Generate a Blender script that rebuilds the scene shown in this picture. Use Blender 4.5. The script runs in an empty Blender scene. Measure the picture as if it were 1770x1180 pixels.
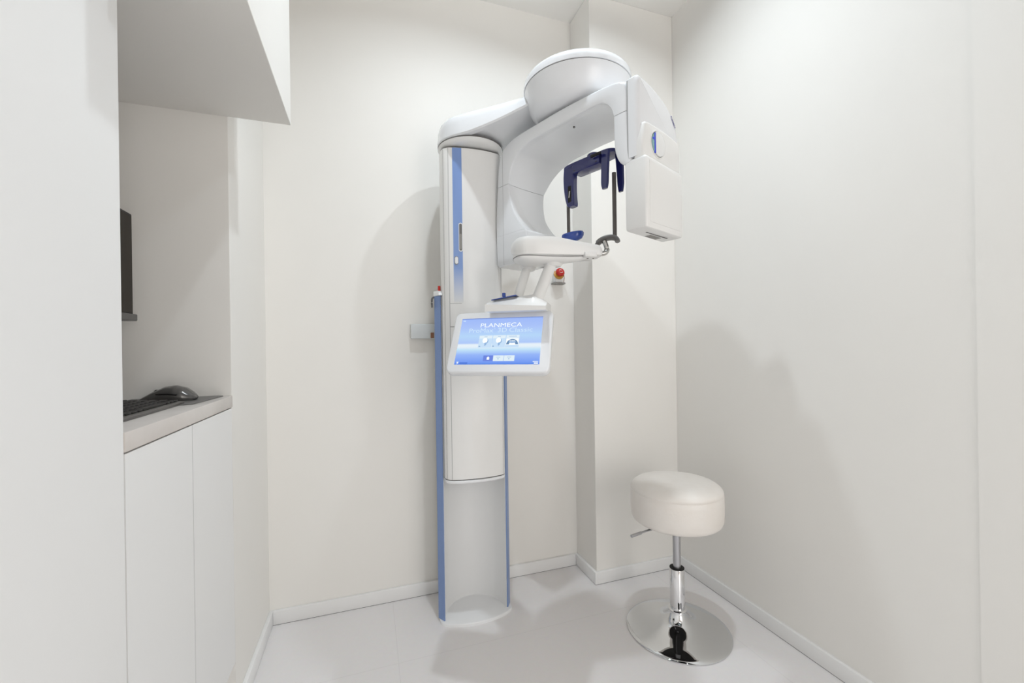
import bpy, bmesh, math, random
from mathutils import Vector, Matrix
random.seed(4)
PI = math.pi
scn = bpy.context.scene
C = scn.collection

# ------------------------------------------------------------------ camera
cam_data = bpy.data.cameras.new('camera')
cam = bpy.data.objects.new('camera', cam_data); C.objects.link(cam)
cam_data.sensor_width = 36.0
cam_data.lens = 730.25 / 1770 * 36.0
cam_data.shift_y = 9.51 / 1770
cam_data.clip_start = 0.02
yw, pt, rl = math.radians(-18.758), math.radians(-0.027), math.radians(-0.818)
fw = Vector((-math.sin(yw)*math.cos(pt), math.cos(yw)*math.cos(pt), math.sin(pt)))
rt = Vector((math.cos(yw), math.sin(yw), 0)); up = rt.cross(fw)
r2 = rt*math.cos(rl) + up*math.sin(rl); u2 = -rt*math.sin(rl) + up*math.cos(rl)
cam.matrix_world = Matrix.Translation((0, 0, 1.1)) @ Matrix((r2, u2, -fw)).transposed().to_4x4()
scn.camera = cam

# ------------------------------------------------------------------ world, exposure
w = bpy.data.worlds.new('world'); scn.world = w; w.use_nodes = True
w.node_tree.nodes['Background'].inputs[0].default_value = (0.9, 0.95, 1.0, 1)
w.node_tree.nodes['Background'].inputs[1].default_value = 0.3
scn.view_settings.view_transform = 'Standard'
scn.view_settings.look = 'None'
scn.view_settings.gamma = 1.0
scn.view_settings.use_curve_mapping = False
scn.view_settings.exposure = -0.08

# room dimensions
XL, XR, YB, YP, XP, ZC = -0.39, 1.453, 1.922, 1.731, 0.986, 2.73
YN, YD, ZN, XS = 1.470, 0.879, 1.801, -0.2203
YF = -1.9      # wall behind the photographer

# ------------------------------------------------------------------ ceiling downlights (lamp bodies further down)
ZT = 2.895     # raised centre of the ceiling
LIGHTS = [  # x, y, watts
    (0.33, 1.16, 7.0),
    (0.88, 1.07, 6.6),
    (0.315, 0.10, 0.3),  # unseen lamp above the camera, added as fill
    (0.86, 0.10, 0.3),  # second added fill lamp, also out of view
]
LCOL = (0.85, 0.935, 1.0)
FCOL = (0.98, 0.945, 0.915)
for lx, ly, lw in LIGHTS:
    ld = bpy.data.lights.new('downlight_lamp', 'AREA'); ld.shape = 'DISK'; ld.size = 0.055; ld.spread = math.radians(136)
    ld.energy = lw; ld.color = LCOL
    lo = bpy.data.objects.new('downlight_lamp', ld); C.objects.link(lo)
    lo.location = (lx, ly, ZT - 0.012)
# large fill panel added in the unseen ceiling behind the photographer
ld = bpy.data.lights.new('panel_lamp', 'AREA'); ld.shape = 'RECTANGLE'; ld.size = 1.15; ld.size_y = 0.85
ld.energy = 0.6; ld.color = FCOL
lo = bpy.data.objects.new('panel_lamp', ld); C.objects.link(lo); lo.location = (0.55, -0.95, ZT - 0.012)
# fill light added at the right wall, unseen behind the photographer
ld = bpy.data.lights.new('side_window_light', 'AREA'); ld.shape = 'RECTANGLE'; ld.size = 2.0; ld.size_y = 0.96
ld.energy = 8.2; ld.color = FCOL
lo = bpy.data.objects.new('side_window_light', ld); C.objects.link(lo); lo.location = (XR - 0.03, -1.05, 1.28); lo.rotation_euler = (0, math.radians(90), 0)
# two tall fill lights added at the unseen wall behind the photographer
FILL_PANELS = [(-0.72, 0.56), (0.98, 0.86)]
for wx, ww in FILL_PANELS:
    ld = bpy.data.lights.new('window_light', 'AREA'); ld.shape = 'RECTANGLE'; ld.size = ww; ld.size_y = 2.1
    ld.energy = 19.5*ww; ld.color = FCOL
    lo = bpy.data.objects.new('window_light', ld); C.objects.link(lo); lo.location = (wx, YF + 0.02, 1.25); lo.rotation_euler = (math.radians(90), 0, 0)

# ------------------------------------------------------------------ materials
def mat(name, col, rough=0.5, metal=0.0, bump=None, bscale=200, var=None, vscale=8, emis=None, estr=0, coat=0, spec=None, transm=0):
    m = bpy.data.materials.new(name); m.use_nodes = True
    nt = m.node_tree; b = nt.nodes['Principled BSDF']
    b.inputs['Base Color'].default_value = (*col, 1)
    b.inputs['Roughness'].default_value = rough
    b.inputs['Metallic'].default_value = metal
    if coat: b.inputs['Coat Weight'].default_value = coat; b.inputs['Coat Roughness'].default_value = 0.08
    if spec is not None: b.inputs['Specular IOR Level'].default_value = spec
    if transm: b.inputs['Transmission Weight'].default_value = transm
    if emis:
        b.inputs['Emission Color'].default_value = (*emis, 1); b.inputs['Emission Strength'].default_value = estr
    tc = nt.nodes.new('ShaderNodeTexCoord')
    if bump:
        n = nt.nodes.new('ShaderNodeTexNoise'); n.inputs['Scale'].default_value = bscale; n.inputs['Detail'].default_value = 3
        bp = nt.nodes.new('ShaderNodeBump'); bp.inputs['Strength'].default_value = bump; bp.inputs['Distance'].default_value = 0.002
        nt.links.new(tc.outputs['Object'], n.inputs['Vector'])
        nt.links.new(n.outputs['Fac'], bp.inputs['Height']); nt.links.new(bp.outputs['Normal'], b.inputs['Normal'])
    n2 = nt.nodes.new('ShaderNodeTexNoise'); n2.inputs['Scale'].default_value = vscale; n2.inputs['Detail'].default_value = 4
    mx = nt.nodes.new('ShaderNodeMix'); mx.data_type = 'RGBA'
    c2 = var if var else tuple(c*0.985 for c in col)
    mx.inputs[6].default_value = (*col, 1); mx.inputs[7].default_value = (*c2, 1)
    nt.links.new(tc.outputs['Object'], n2.inputs['Vector'])
    nt.links.new(n2.outputs['Fac'], mx.inputs[0]); nt.links.new(mx.outputs[2], b.inputs['Base Color'])
    return m

M = {}
M['paint'] = mat('wall_paint', (0.915, 0.892, 0.850), 0.7, bump=0.05, bscale=350)
M['ceil'] = mat('ceiling_paint', (0.92, 0.90, 0.865), 0.8)
M['warm'] = mat('warm_wall_paint', (0.90, 0.84, 0.74), 0.7)  # warm tint on unseen walls, put in to warm the bounced light
M['cab'] = mat('cabinet_lacquer', (0.88, 0.875, 0.865), 0.35)
M['base'] = mat('baseboard_lacquer', (0.90, 0.895, 0.885), 0.4)
M['stone'] = mat('stone_worktop', (0.74, 0.70, 0.67), 0.25, var=(0.62, 0.57, 0.53), vscale=14)
M['shell'] = mat('machine_shell', (0.84, 0.85, 0.87), 0.22, coat=0.3)
M['shell2'] = mat('machine_shell_cream', (0.86, 0.855, 0.84), 0.3, coat=0.2)
M['panel'] = mat('machine_panel', (0.86, 0.865, 0.865), 0.3)
M['seam'] = mat('seam_gap', (0.16, 0.155, 0.15), 0.8)
M['softseam'] = mat('fine_seam', (0.42, 0.42, 0.42), 0.7)
M['bluealu'] = mat('blue_anodised', (0.22, 0.32, 0.58), 0.35, metal=0.25)
M['navy'] = mat('navy_plastic', (0.018, 0.022, 0.13), 0.22, coat=0.3)
M['blue'] = mat('blue_plastic', (0.015, 0.055, 0.30), 0.15, coat=0.5)
M['rod'] = mat('brown_grey_rod', (0.115, 0.10, 0.092), 0.4)
M['dkgrey'] = mat('dark_grey_plastic', (0.13, 0.125, 0.12), 0.4)
M['black'] = mat('black_plastic', (0.010, 0.009, 0.009), 0.5, spec=0.3)
M['key'] = mat('black_key', (0.008, 0.007, 0.006), 0.45, spec=0.3)
M['kbody'] = mat('keyboard_body', (0.10, 0.092, 0.085), 0.35)
M['mouse'] = mat('grey_mouse_shell', (0.13, 0.125, 0.12), 0.2, metal=0.5)
M['screenoff'] = mat('dark_screen', (0.016, 0.011, 0.006), 0.35, spec=0.25)
M['chrome'] = mat('chrome', (0.82, 0.82, 0.83), 0.06, metal=1.0)
M['chromed'] = mat('chrome_disc', (0.74, 0.75, 0.76), 0.035, metal=1.0)
M['satin'] = mat('satin_steel', (0.50, 0.50, 0.52), 0.3, metal=0.9)
M['steel'] = mat('steel', (0.55, 0.54, 0.52), 0.2, metal=0.9)
M['leather'] = mat('cream_leather', (0.90, 0.87, 0.83), 0.45, bump=1.0, bscale=34, var=(0.85, 0.79, 0.73), vscale=14)
M['box'] = mat('grey_box', (0.74, 0.77, 0.78), 0.35)
M['red'] = mat('red_plastic', (0.55, 0.02, 0.012), 0.3)
M['amber'] = mat('amber_plastic', (0.62, 0.32, 0.05), 0.4)
M['white'] = mat('white_plastic', (0.90, 0.905, 0.91), 0.35)
M['label'] = mat('grey_label', (0.30, 0.29, 0.27), 0.6)
M['brown'] = mat('brown_cable', (0.30, 0.14, 0.08), 0.5)
M['purple'] = mat('purple_print', (0.10, 0.09, 0.30), 0.5)
M['lampglow'] = mat('lamp_diffuser', (0.9, 0.9, 0.9), 0.5, emis=(0.95, 0.98, 1.0), estr=3)
M['panelglow'] = mat('panel_diffuser', (0.9, 0.9, 0.9), 0.5, emis=(0.98, 0.98, 1.0), estr=0.12)  # even glow for the added fill panels out of view
M['dark'] = mat('dark_hall', (0.015, 0.014, 0.014), 0.8)
M['teal'] = mat('teal_glass', (0.25, 0.45, 0.47), 0.1)
M['bluelight'] = mat('blue_light', (0.02, 0.04, 0.5), 0.3, emis=(0.05, 0.10, 1.0), estr=0.22)
def emat(name, col, s=1.0):
    m = bpy.data.materials.new(name); m.use_nodes = True; nt = m.node_tree; nt.nodes.clear()
    e = nt.nodes.new('ShaderNodeEmission'); o = nt.nodes.new('ShaderNodeOutputMaterial')
    e.inputs[0].default_value = (*col, 1); e.inputs[1].default_value = s
    nt.links.new(e.outputs[0], o.inputs[0]); return m
M['e_white'] = emat('screen_white', (0.95, 1.0, 1.0), 1.1)
M['e_pale'] = emat('screen_pale', (0.64, 0.82, 1.0), 1.05)
M['e_tile'] = emat('screen_tile', (0.62, 0.80, 1.0))
M['e_tiletop'] = emat('screen_tile_light', (0.80, 0.92, 1.0))
M['e_grey'] = emat('screen_greyblue', (0.17, 0.30, 0.50))
M['e_mid'] = emat('screen_midblue', (0.32, 0.50, 0.78))
M['e_home'] = emat('screen_home_blue', (0.17, 0.26, 0.78))
M['e_bar'] = emat('screen_bar_blue', (0.10, 0.22, 0.75))

def floor_mat():
    m = bpy.data.materials.new('floor_tiles'); m.use_nodes = True; nt = m.node_tree; b = nt.nodes['Principled BSDF']
    b.inputs['Roughness'].default_value = 0.33
    tc = nt.nodes.new('ShaderNodeTexCoord'); mp = nt.nodes.new('ShaderNodeMapping')
    mp.inputs['Location'].default_value = (-0.085, -1.53, 0)
    br = nt.nodes.new('ShaderNodeTexBrick'); br.offset = 0.0
    br.inputs['Scale'].default_value = 1.0; br.inputs['Brick Width'].default_value = 1.2; br.inputs['Row Height'].default_value = 0.6
    br.inputs['Mortar Size'].default_value = 0.0012; br.inputs['Mortar Smooth'].default_value = 0.1
    br.inputs['Color1'].default_value = (0.865, 0.84, 0.835, 1); br.inputs['Color2'].default_value = (0.87, 0.845, 0.838, 1)
    br.inputs['Mortar'].default_value = (0.80, 0.775, 0.77, 1)
    n = nt.nodes.new('ShaderNodeTexNoise'); n.inputs['Scale'].default_value = 60; n.inputs['Detail'].default_value = 6
    mx = nt.nodes.new('ShaderNodeMix'); mx.data_type = 'RGBA'; mx.blend_type = 'MULTIPLY'; mx.inputs[0].default_value = 0.05
    nt.links.new(tc.outputs['Object'], mp.inputs[0]); nt.links.new(mp.outputs[0], br.inputs['Vector'])
    nt.links.new(tc.outputs['Object'], n.inputs['Vector'])
    nt.links.new(br.outputs['Color'], mx.inputs[6]); nt.links.new(n.outputs['Color'], mx.inputs[7])
    nt.links.new(mx.outputs[2], b.inputs['Base Color'])
    return m
M['floor'] = floor_mat()

def grad_mat(name, axis, stops, emission):
    """material ramped along an object axis (position as fraction 0..1 of the Generated box)"""
    m = bpy.data.materials.new(name); m.use_nodes = True; nt = m.node_tree; b = nt.nodes['Principled BSDF']
    tc = nt.nodes.new('ShaderNodeTexCoord'); sp = nt.nodes.new('ShaderNodeSeparateXYZ'); rp = nt.nodes.new('ShaderNodeValToRGB')
    nt.links.new(tc.outputs['Generated'], sp.inputs[0]); nt.links.new(sp.outputs[axis], rp.inputs[0])
    el = rp.color_ramp.elements
    while len(el) < len(stops): el.new(0.5)
    for e, (p, c) in zip(el, stops): e.position = p; e.color = (*c, 1)
    if emission:
        nt.nodes.remove(b); e = nt.nodes.new('ShaderNodeEmission'); nt.links.new(rp.outputs[0], e.inputs[0])
        nt.links.new(e.outputs[0], nt.nodes['Material Output'].inputs[0])
    else:
        b.inputs['Roughness'].default_value = 0.25; nt.links.new(rp.outputs[0], b.inputs['Base Color'])
    return m
M['display'] = grad_mat('lit_display', 1, [(0.0, (0.12, 0.28, 0.86)), (0.05, (0.20, 0.36, 0.95)), (0.2, (0.33, 0.50, 1.0)),
    (0.31, (0.58, 0.82, 1.0)), (0.37, (0.84, 0.93, 1.0)), (0.415, (0.84, 0.93, 1.0)), (0.45, (0.46, 0.62, 1.0)), (0.60, (0.50, 0.72, 1.0)), (0.80, (0.43, 0.58, 1.0)), (0.975, (0.38, 0.53, 1.0)), (1.0, (0.13, 0.22, 0.62))], True)
M['stripe'] = grad_mat('printed_blue_stripe', 2, [(0.0, (0.78, 0.79, 0.80)), (0.22, (0.25, 0.37, 0.68)), (1.0, (0.22, 0.34, 0.66))], False)

# ------------------------------------------------------------------ mesh helpers
def obj(name, bm, m, parent=None, ang=38, smooth=True):
    bmesh.ops.remove_doubles(bm, verts=bm.verts, dist=1e-6)
    bmesh.ops.recalc_face_normals(bm, faces=bm.faces)
    for f in bm.faces: f.smooth = smooth
    if smooth:
        for e in bm.edges:
            if len(e.link_faces) == 2 and e.calc_face_angle(0) > math.radians(ang): e.smooth = False
    me = bpy.data.meshes.new(name); bm.to_mesh(me); bm.free()
    for x in (m if isinstance(m, (list, tuple)) else [m]): me.materials.append(x)
    o = bpy.data.objects.new(name, me); C.objects.link(o)
    if parent is not None:
        o.parent = parent
        p = parent; off = Vector()
        while p is not None: off += p.location; p = p.parent
        me.transform(Matrix.Translation(-off))
    return o
def thing(name, label, cat, loc, group=None):
    o = bpy.data.objects.new(name, None); C.objects.link(o); o.location = loc
    o.empty_display_size = 0.05
    o['label'] = label; o['category'] = cat
    if group: o['group'] = group
    return o
def struct(name, bm, m):
    o = obj(name, bm, m); o['kind'] = 'structure'; return o
def box(bm, a, b, bev=0, seg=2, mx=None):
    x0, y0, z0 = a; x1, y1, z1 = b
    r = bmesh.ops.create_cube(bm, size=1)
    vs = r['verts']
    for v in vs:
        v.co = Vector(((x0+x1)/2 + v.co.x*(x1-x0), (y0+y1)/2 + v.co.y*(y1-y0), (z0+z1)/2 + v.co.z*(z1-z0)))
    if bev:
        es = list({e for v in vs for e in v.link_edges})
        r2_ = bmesh.ops.bevel(bm, geom=es, offset=bev, segments=seg, profile=0.5, affect='EDGES')
        vs = list({v for f in r2_['faces'] for v in f.verts} | {v for v in vs if v.is_valid})
    if mx is not None:
        vs = [v for v in vs if v.is_valid]
        bmesh.ops.transform(bm, matrix=mx, verts=vs)
    return vs
def B(a, b, bev=0, seg=2, mx=None):
    bm = bmesh.new(); box(bm, a, b, bev, seg, mx); return bm
def loft(bm, secs, cap=True, closed=True):
    rows = [[bm.verts.new(p) for p in s] for s in secs]
    n = len(rows[0])
    for a, b in zip(rows, rows[1:]):
        for i in range(n if closed else n-1):
            j = (i+1) % n
            bm.faces.new((a[i], a[j], b[j], b[i]))
    if cap and closed:
        bm.faces.new(rows[0][::-1]); bm.faces.new(rows[-1])
    return rows
def prism(pts, z0, z1, r=0.0, r0=None, seg=4, bm=None):
    """plan outline pts extruded z0..z1 with rounded top (r) and bottom (r0) edges"""
    bm = bm or bmesh.new(); r0 = r if r0 is None else r0
    n = len(pts); P = [Vector((p[0], p[1])) for p in pts]
    area = sum(P[i].x*P[(i+1) % n].y - P[(i+1) % n].x*P[i].y for i in range(n))
    sg = 1 if area > 0 else -1
    nor = []
    for i in range(n):
        d1 = (P[i]-P[i-1]).normalized(); d2 = (P[(i+1) % n]-P[i]).normalized()
        n1 = Vector((d1.y, -d1.x))*sg; n2 = Vector((d2.y, -d2.x))*sg
        nn = (n1+n2); k = max(0.35, (1+n1.dot(n2))/2)
        nor.append(nn.normalized()/math.sqrt(k) if nn.length > 1e-6 else n1)
    def ring(off, z): return [(P[i].x-nor[i].x*off, P[i].y-nor[i].y*off, z) for i in range(n)]
    secs = []
    if r0 > 0:
        for k in range(seg): a = PI/2*k/seg; secs.append(ring(r0*(1-math.sin(a)), z0+r0*(1-math.cos(a))))
    secs.append(ring(0, z0+r0))
    secs.append(ring(0, z1-r))
    if r > 0:
        for k in range(1, seg+1): a = PI/2*k/seg; secs.append(ring(r*(1-math.cos(a)), z1-r+r*math.sin(a)))
    loft(bm, secs)
    return bm
def lathe(prof, cx=0, cy=0, seg=64, bm=None, cap=True):
    bm = bm or bmesh.new()
    secs = []
    for r, z in prof:
        r = max(r, 1e-4)
        secs.append([(cx+r*math.cos(2*PI*k/seg), cy+r*math.sin(2*PI*k/seg), z) for k in range(seg)])
    loft(bm, secs, cap=cap); return bm
def cr(pts, n=6, closed=False):
    """Catmull-Rom resampling"""
    P = [Vector(p) for p in pts]; out = []; N = len(P)
    rng = range(N) if closed else range(N-1)
    for i in rng:
        if closed: p0, p1, p2, p3 = P[i-1], P[i], P[(i+1) % N], P[(i+2) % N]
        else: p0, p1, p2, p3 = P[max(i-1, 0)], P[i], P[i+1], P[min(i+2, N-1)]
        for k in range(n):
            t = k/n
            out.append(0.5*((2*p1)+(-p0+p2)*t+(2*p0-5*p1+4*p2-p3)*t*t+(-p0+3*p1-3*p2+p3)*t**3))
    if not closed: out.append(P[-1])
    return out
def tube(pts, r, seg=16, bm=None, rz=None, upv=(0, 0, 1), cap=True):
    """swept ellipse; r, rz radii (float or list)"""
    bm = bm or bmesh.new(); P = [Vector(p) for p in pts]; n = len(P); secs = []
    for i, p in enumerate(P):
        t = (P[min(i+1, n-1)]-P[max(i-1, 0)]).normalized()
        a = t.cross(Vector(upv))
        if a.length < 1e-3: a = t.cross(Vector((1, 0, 0)))
        a.normalize(); b = a.cross(t).normalized()
        ra = r[i] if isinstance(r, (list, tuple)) else r
        rb = (rz[i] if isinstance(rz, (list, tuple)) else rz) if rz else ra
        secs.append([p + a*ra*math.cos(2*PI*k/seg) + b*rb*math.sin(2*PI*k/seg) for k in range(seg)])
    loft(bm, secs, cap=cap); return bm
def xf(bm, mx):
    bmesh.ops.transform(bm, matrix=mx, verts=bm.verts); return bm
def text_bm(s, w_, h_, depth=0.0004, bold=0.0):
    """lettering w_ by h_ centred at the origin in XY"""
    cu = bpy.data.curves.new('lettering', 'FONT'); cu.body = s; cu.extrude = 0.01; cu.offset = bold; cu.resolution_u = 3
    to = bpy.data.objects.new('lettering', cu); C.objects.link(to)
    dg = bpy.context.evaluated_depsgraph_get(); dg.update()
    me = bpy.data.meshes.new_from_object(to.evaluated_get(dg))
    bm = bmesh.new(); bm.from_mesh(me)
    bpy.data.objects.remove(to); bpy.data.curves.remove(cu); bpy.data.meshes.remove(me)
    xs = [v.co.x for v in bm.verts]; ys = [v.co.y for v in bm.verts]
    x0, x1, y0, y1 = min(xs), max(xs), min(ys), max(ys)
    for v in bm.verts:
        v.co = Vector(((v.co.x-(x0+x1)/2)*w_/(x1-x0), (v.co.y-(y0+y1)/2)*h_/(y1-y0), depth if v.co.z > 0 else 0))
    return bm

# ================================================================== the room
EXT = 0.12
# floor and ceiling
struct('floor', B((-1.2, YF-0.1, -0.1), (XR+EXT, YB+EXT, 0)), M['floor'])
bm = bmesh.new(); CH = ZT + 0.06
box(bm, (-1.2, YF-0.1, ZT), (XR+EXT, YB+EXT, CH))
box(bm, (-1.2, YF-0.1, ZC), (-0.10, YB+EXT, ZT)); box(bm, (1.33, YF-0.1, ZC), (XR+EXT, YB+EXT, ZT))
box(bm, (-0.10, 1.62, ZC), (1.33, YB+EXT, ZT)); box(bm, (-0.10, YF-0.1, ZC), (1.33, -1.6, ZT))
struct('ceiling', bm, M['ceil'])
# back wall and the pillar that steps out of it
struct('wall_back', B((XL, YB, 0), (XR+EXT, YB+EXT, ZC)), M['paint'])
bm = bmesh.new(); box(bm, (XP, YP, 0), (XR, YB, ZC), 0.0015, 1)
struct('wall_pillar', bm, M['paint'])
# right wall (slightly proud pilaster nearest the photographer)
struct('wall_right', B((XR, YF, 0), (XR+EXT, YB, ZC)), M['paint'])
struct('wall_right_pilaster', B((XR-0.003, YF, 0), (XR, 0.631, ZC)), M['paint'])
# left wall beyond the recess
bm = B((-1.1, YN, 0), (XL, YB+EXT, ZC), 0.0012, 1)
struct('wall_left', bm, M['paint'])
# left wall nearer than the recess
bm = B((-1.1, YF, 0), (XL, YD, ZC), 0.0012, 1)
struct('wall_left_near', bm, M['cab'])
# closing wall at the back of the recess
struct('wall_recess', B((-1.2, YF, 0), (-1.1, YB+EXT, ZC)), M['warm'])
# boxed-out soffit above the recess
struct('trim_soffit', B((-1.1, YD, ZN), (XS, YN, ZC), 0.0012, 1), M['paint'])
# wall behind the photographer, its doorway closed by an added white door
bm = bmesh.new()
box(bm, (-1.1, YF-0.1, 0), (-0.43, YF, ZC)); box(bm, (0.54, YF-0.1, 0), (XR+EXT, YF, ZC)); box(bm, (-0.43, YF-0.1, 2.25), (0.54, YF, ZC))
struct('wall_front', bm, M['warm'])
struct('door_1', B((-0.428, YF-0.06, 0.004), (0.538, YF-0.02, 2.248), 0.002, 1), M['cab'])  # unseen white door, added to bounce light back into the room
struct('window_3', B((XR-0.012, -1.55, 0.25), (XR-0.001, -0.55, 2.3)), M['panelglow'])  # glowing panel added for fill at the side, out of view
for k, (wx, ww) in enumerate(FILL_PANELS):
    struct('window_%d' % (k+1), B((wx-ww/2, YF-0.005, 0.2), (wx+ww/2, YF+0.01, 2.3)), M['panelglow'])  # unseen glowing panels, added to brighten the room
# baseboards
BH, BT = 0.056, 0.014
def bb(name, a, b): struct(name, B(a, b, 0.0015, 2), M['base'])
bb('baseboard_back', (XL+BT, YB-BT, 0.0015), (XP-BT, YB, BH))
bb('baseboard_pillar_side', (XP-BT, YP-BT, 0.0015), (XP, YB, BH))
bb('baseboard_pillar_front', (XP, YP-BT, 0.0015), (XR-BT, YP, BH))
bb('baseboard_right', (XR-BT, 0.64, 0.0015), (XR, YP, BH))
bb('baseboard_left', (XL, YN+0.03, 0.0015), (XL+BT, YB, BH))
# shadow gap under the boards
bm = bmesh.new()
g = 0.0015
box(bm, (XL+BT-0.002, YB-BT+0.001, 0), (XP, YB, g)); box(bm, (XP-BT+0.001, YP-BT+0.001, 0), (XR, YP, g)); box(bm, (XR-BT+0.001, 0.64, 0), (XR, YP, g))
struct('trim_shadow_gap', bm, M['seam'])

# downlights in the ceiling
for i, (lx, ly, lw) in enumerate(LIGHTS):
    where = ['above the recess side of the x-ray unit', 'above the stool', 'on the recess side above the camera', 'on the right above the camera'][i]
    t = thing('ceiling_downlight', 'round recessed white ceiling downlight ' + where, 'ceiling light', (lx, ly, ZT), 'recessed ceiling downlights')
    bm = lathe([(0.042, ZT-0.004), (0.055, ZT-0.004), (0.057, ZT-0.001), (0.057, ZT), (0.042, ZT)], lx, ly, 40); obj('trim_ring', bm, M['white'], t)
    bm = lathe([(0.001, ZT-0.003), (0.041, ZT-0.003), (0.041, ZT), (0.001, ZT)], lx, ly, 40); obj('diffuser', bm, M['lampglow'], t)
t = thing('ceiling_panel_light', 'large rectangular white ceiling light panel behind the photographer', 'ceiling light', (0.55, -0.95, ZT))  # body of the added ceiling fill, never in view
obj('frame', B((-0.05, -1.40, ZT-0.008), (1.15, -0.50, ZT), 0.002, 1), M['white'], t)
obj('diffuser', B((-0.03, -1.38, ZT-0.010), (1.13, -0.52, ZT-0.0075)), M['panelglow'], t)

# ================================================================== recess: cabinet, worktop, monitor, keyboard, mouse
ZW = 0.9656
t = thing('base_cabinet', 'white handleless base cabinet with two flat doors under the stone worktop', 'cabinet', (-0.6, 1.17, 0))
obj('carcass', B((-0.95, YD+0.004, 0.175), (XL-0.020, YN-0.004, ZW-0.036)), M['cab'], t)
obj('toe_kick', B((-0.9, YD+0.004, 0), (XL-0.07, YN-0.004, 0.175)), M['cab'], t)
obj('door_gap', B((XL-0.0190, 1.1671, 0.172), (XL-0.0006, 1.1694, ZW-0.040)), M['seam'], t)
obj('door_gap', B((XL-0.0190, YN-0.0018, 0.172), (XL-0.003, YN-0.0002, ZW-0.040)), M['softseam'], t)
obj('door', B((XL-0.019, YD+0.003, 0.169), (XL, 1.1670, ZW-0.037)), M['cab'], t)
obj('door', B((XL-0.019, 1.1695, 0.169), (XL, YN-0.002, ZW-0.037)), M['cab'], t)
o = obj('worktop', B((-1.095, YD+0.001, ZW-0.034), (XL+0.002, YN-0.001, ZW), 0.0015, 2), M['stone'])
o['label'] = 'pale mottled stone worktop slab set in the wall recess'; o['category'] = 'worktop'

t = thing('monitor', 'thin black monitor seen edge-on at the left of the recess', 'monitor', (-0.62, 1.15, 1.18))
obj('housing', B((-0.640, 0.885, 1.188), (-0.597, 1.402, 1.470), 0.003, 2), M['black'], t)
obj('screen', B((-0.5975, 0.892, 1.205), (-0.5955, 1.395, 1.463)), M['screenoff'], t)
obj('lower_bezel', B((-0.642, 0.885, 1.184), (-0.591, 1.410, 1.202), 0.002, 1), M['dkgrey'], t)
obj('wall_arm', B((-1.1, 1.10, 1.30), (-0.638, 1.15, 1.35), 0.003, 1), M['black'], t)

# mouse mat
bm = prism([(-0.62, 1.262), (-0.436, 1.262), (-0.422, 1.272), (-0.408, 1.455), (-0.42, 1.465), (-0.63, 1.465)], ZW+0.0003, ZW+0.0028, 0.0008, 0.0)
o = obj('mouse_mat', bm, M['dkgrey']); o['label'] = 'thin dark grey mouse mat on the worktop beside the keyboard'; o['category'] = 'mouse mat'
# mouse
mt = thing('computer_mouse', 'glossy grey wireless mouse resting on the dark mat', 'mouse', (-0.505, 1.372, ZW+0.0028))
def mouse_pt(s, a):
    # s 0 tail .. 1 front (towards -x), a section angle 0..pi over the back
    L = 0.122
    hh = [(0, 0.010), (0.06, 0.020), (0.2, 0.034), (0.38, 0.041), (0.58, 0.038), (0.8, 0.025), (0.95, 0.013), (1, 0.008)]
    ww = [(0, 0.012), (0.06, 0.024), (0.2, 0.034), (0.38, 0.036), (0.58, 0.033), (0.8, 0.032), (0.95, 0.028), (1, 0.020)]
    def f(tab, s):
        for (a0, v0), (a1, v1) in zip(tab, tab[1:]):
            if s <= a1: k = (s-a0)/(a1-a0); return v0+(v1-v0)*k
        return tab[-1][1]
    h, wd = f(hh, s), f(ww, s)
    zz = 0.006 + max(0, math.sin(a))**0.8*(h-0.006)
    return Vector((0.062-s*L, math.cos(a)*wd, zz))
secs = []
for k in range(25):
    s = k/24
    top_ = [mouse_pt(s, PI*j/16) for j in range(17)]
    bot = [Vector((top_[16-j].x, top_[16-j].y*0.9, 0.0 if 0.04 < s < 0.97 else 0.004)) for j in (0, 8, 16)]
    secs.append([p + Vector((-0.508, 1.372, ZW+0.0029)) for p in top_ + bot])
bm = bmesh.new(); loft(bm, secs); obj('shell', bm, M['mouse'], mt, 60)
bm = lathe([(0.001, -0.003), (0.006, -0.003), (0.0075, -0.001), (0.0075, 0.001), (0.006, 0.003), (0.001, 0.003)], 0, 0, 24)
xf(bm, Matrix.Translation((-0.536, 1.372, ZW+0.026)) @ Matrix.Rotation(PI/2, 4, 'X')); obj('scroll_wheel', bm, M['black'], mt)
bm = tube([(-0.48, 1.338, ZW+0.02), (-0.50, 1.3355, ZW+0.024), (-0.525, 1.3375, ZW+0.024)], 0.0022, 8); obj('side_button', bm, M['black'], mt)
# keyboard: long side along the recess
kb = thing('keyboard', 'black low-profile keyboard lying on the stone worktop', 'keyboard', (-0.515, 1.09, ZW))
K0, K1 = -0.588, -0.448
def kz(x): return ZW + 0.008 + (K1-x)/(K1-K0)*0.007
bm = bmesh.new()
loft(bm, [[(K1, y, ZW+0.0005), (K1+0.001, y, ZW+0.006), (K1-0.003, y, kz(K1)), (K0+0.003, y, kz(K0)), (K0, y, kz(K0)-0.003), (K0, y, ZW+0.0005)] for y in (0.887, 1.291)])
obj('body', bm, M['kbody'], kb)
rows = 6
first_key = None
for r_ in range(rows):
    x1 = K1-0.010-r_*0.0208
    y = 1.286
    ws = {0: [1.2, 1, 1, 5.4, 1, 1.2, 1.2, 1, 1], 5: [1]*16}.get(r_, [[1.8, 1], [2.2, 1], [1.5, 1], [1, 1]][(r_-1) % 4][:1] + [1]*13 + [1.5])
    for wk in ws:
        wy = 0.0185*wk + 0.002*(wk-1)
        if y - wy < 0.892: break
        key = bmesh.new()
        zt = kz(x1-0.009)
        v = box(key, (x1-0.0180, y-wy, zt-0.0005), (x1, y-0.0005, zt+0.0038), 0.0012, 1)
        o = obj('keyboard_key', key, M['key'], kb)
        y -= wy + 0.0022

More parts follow.
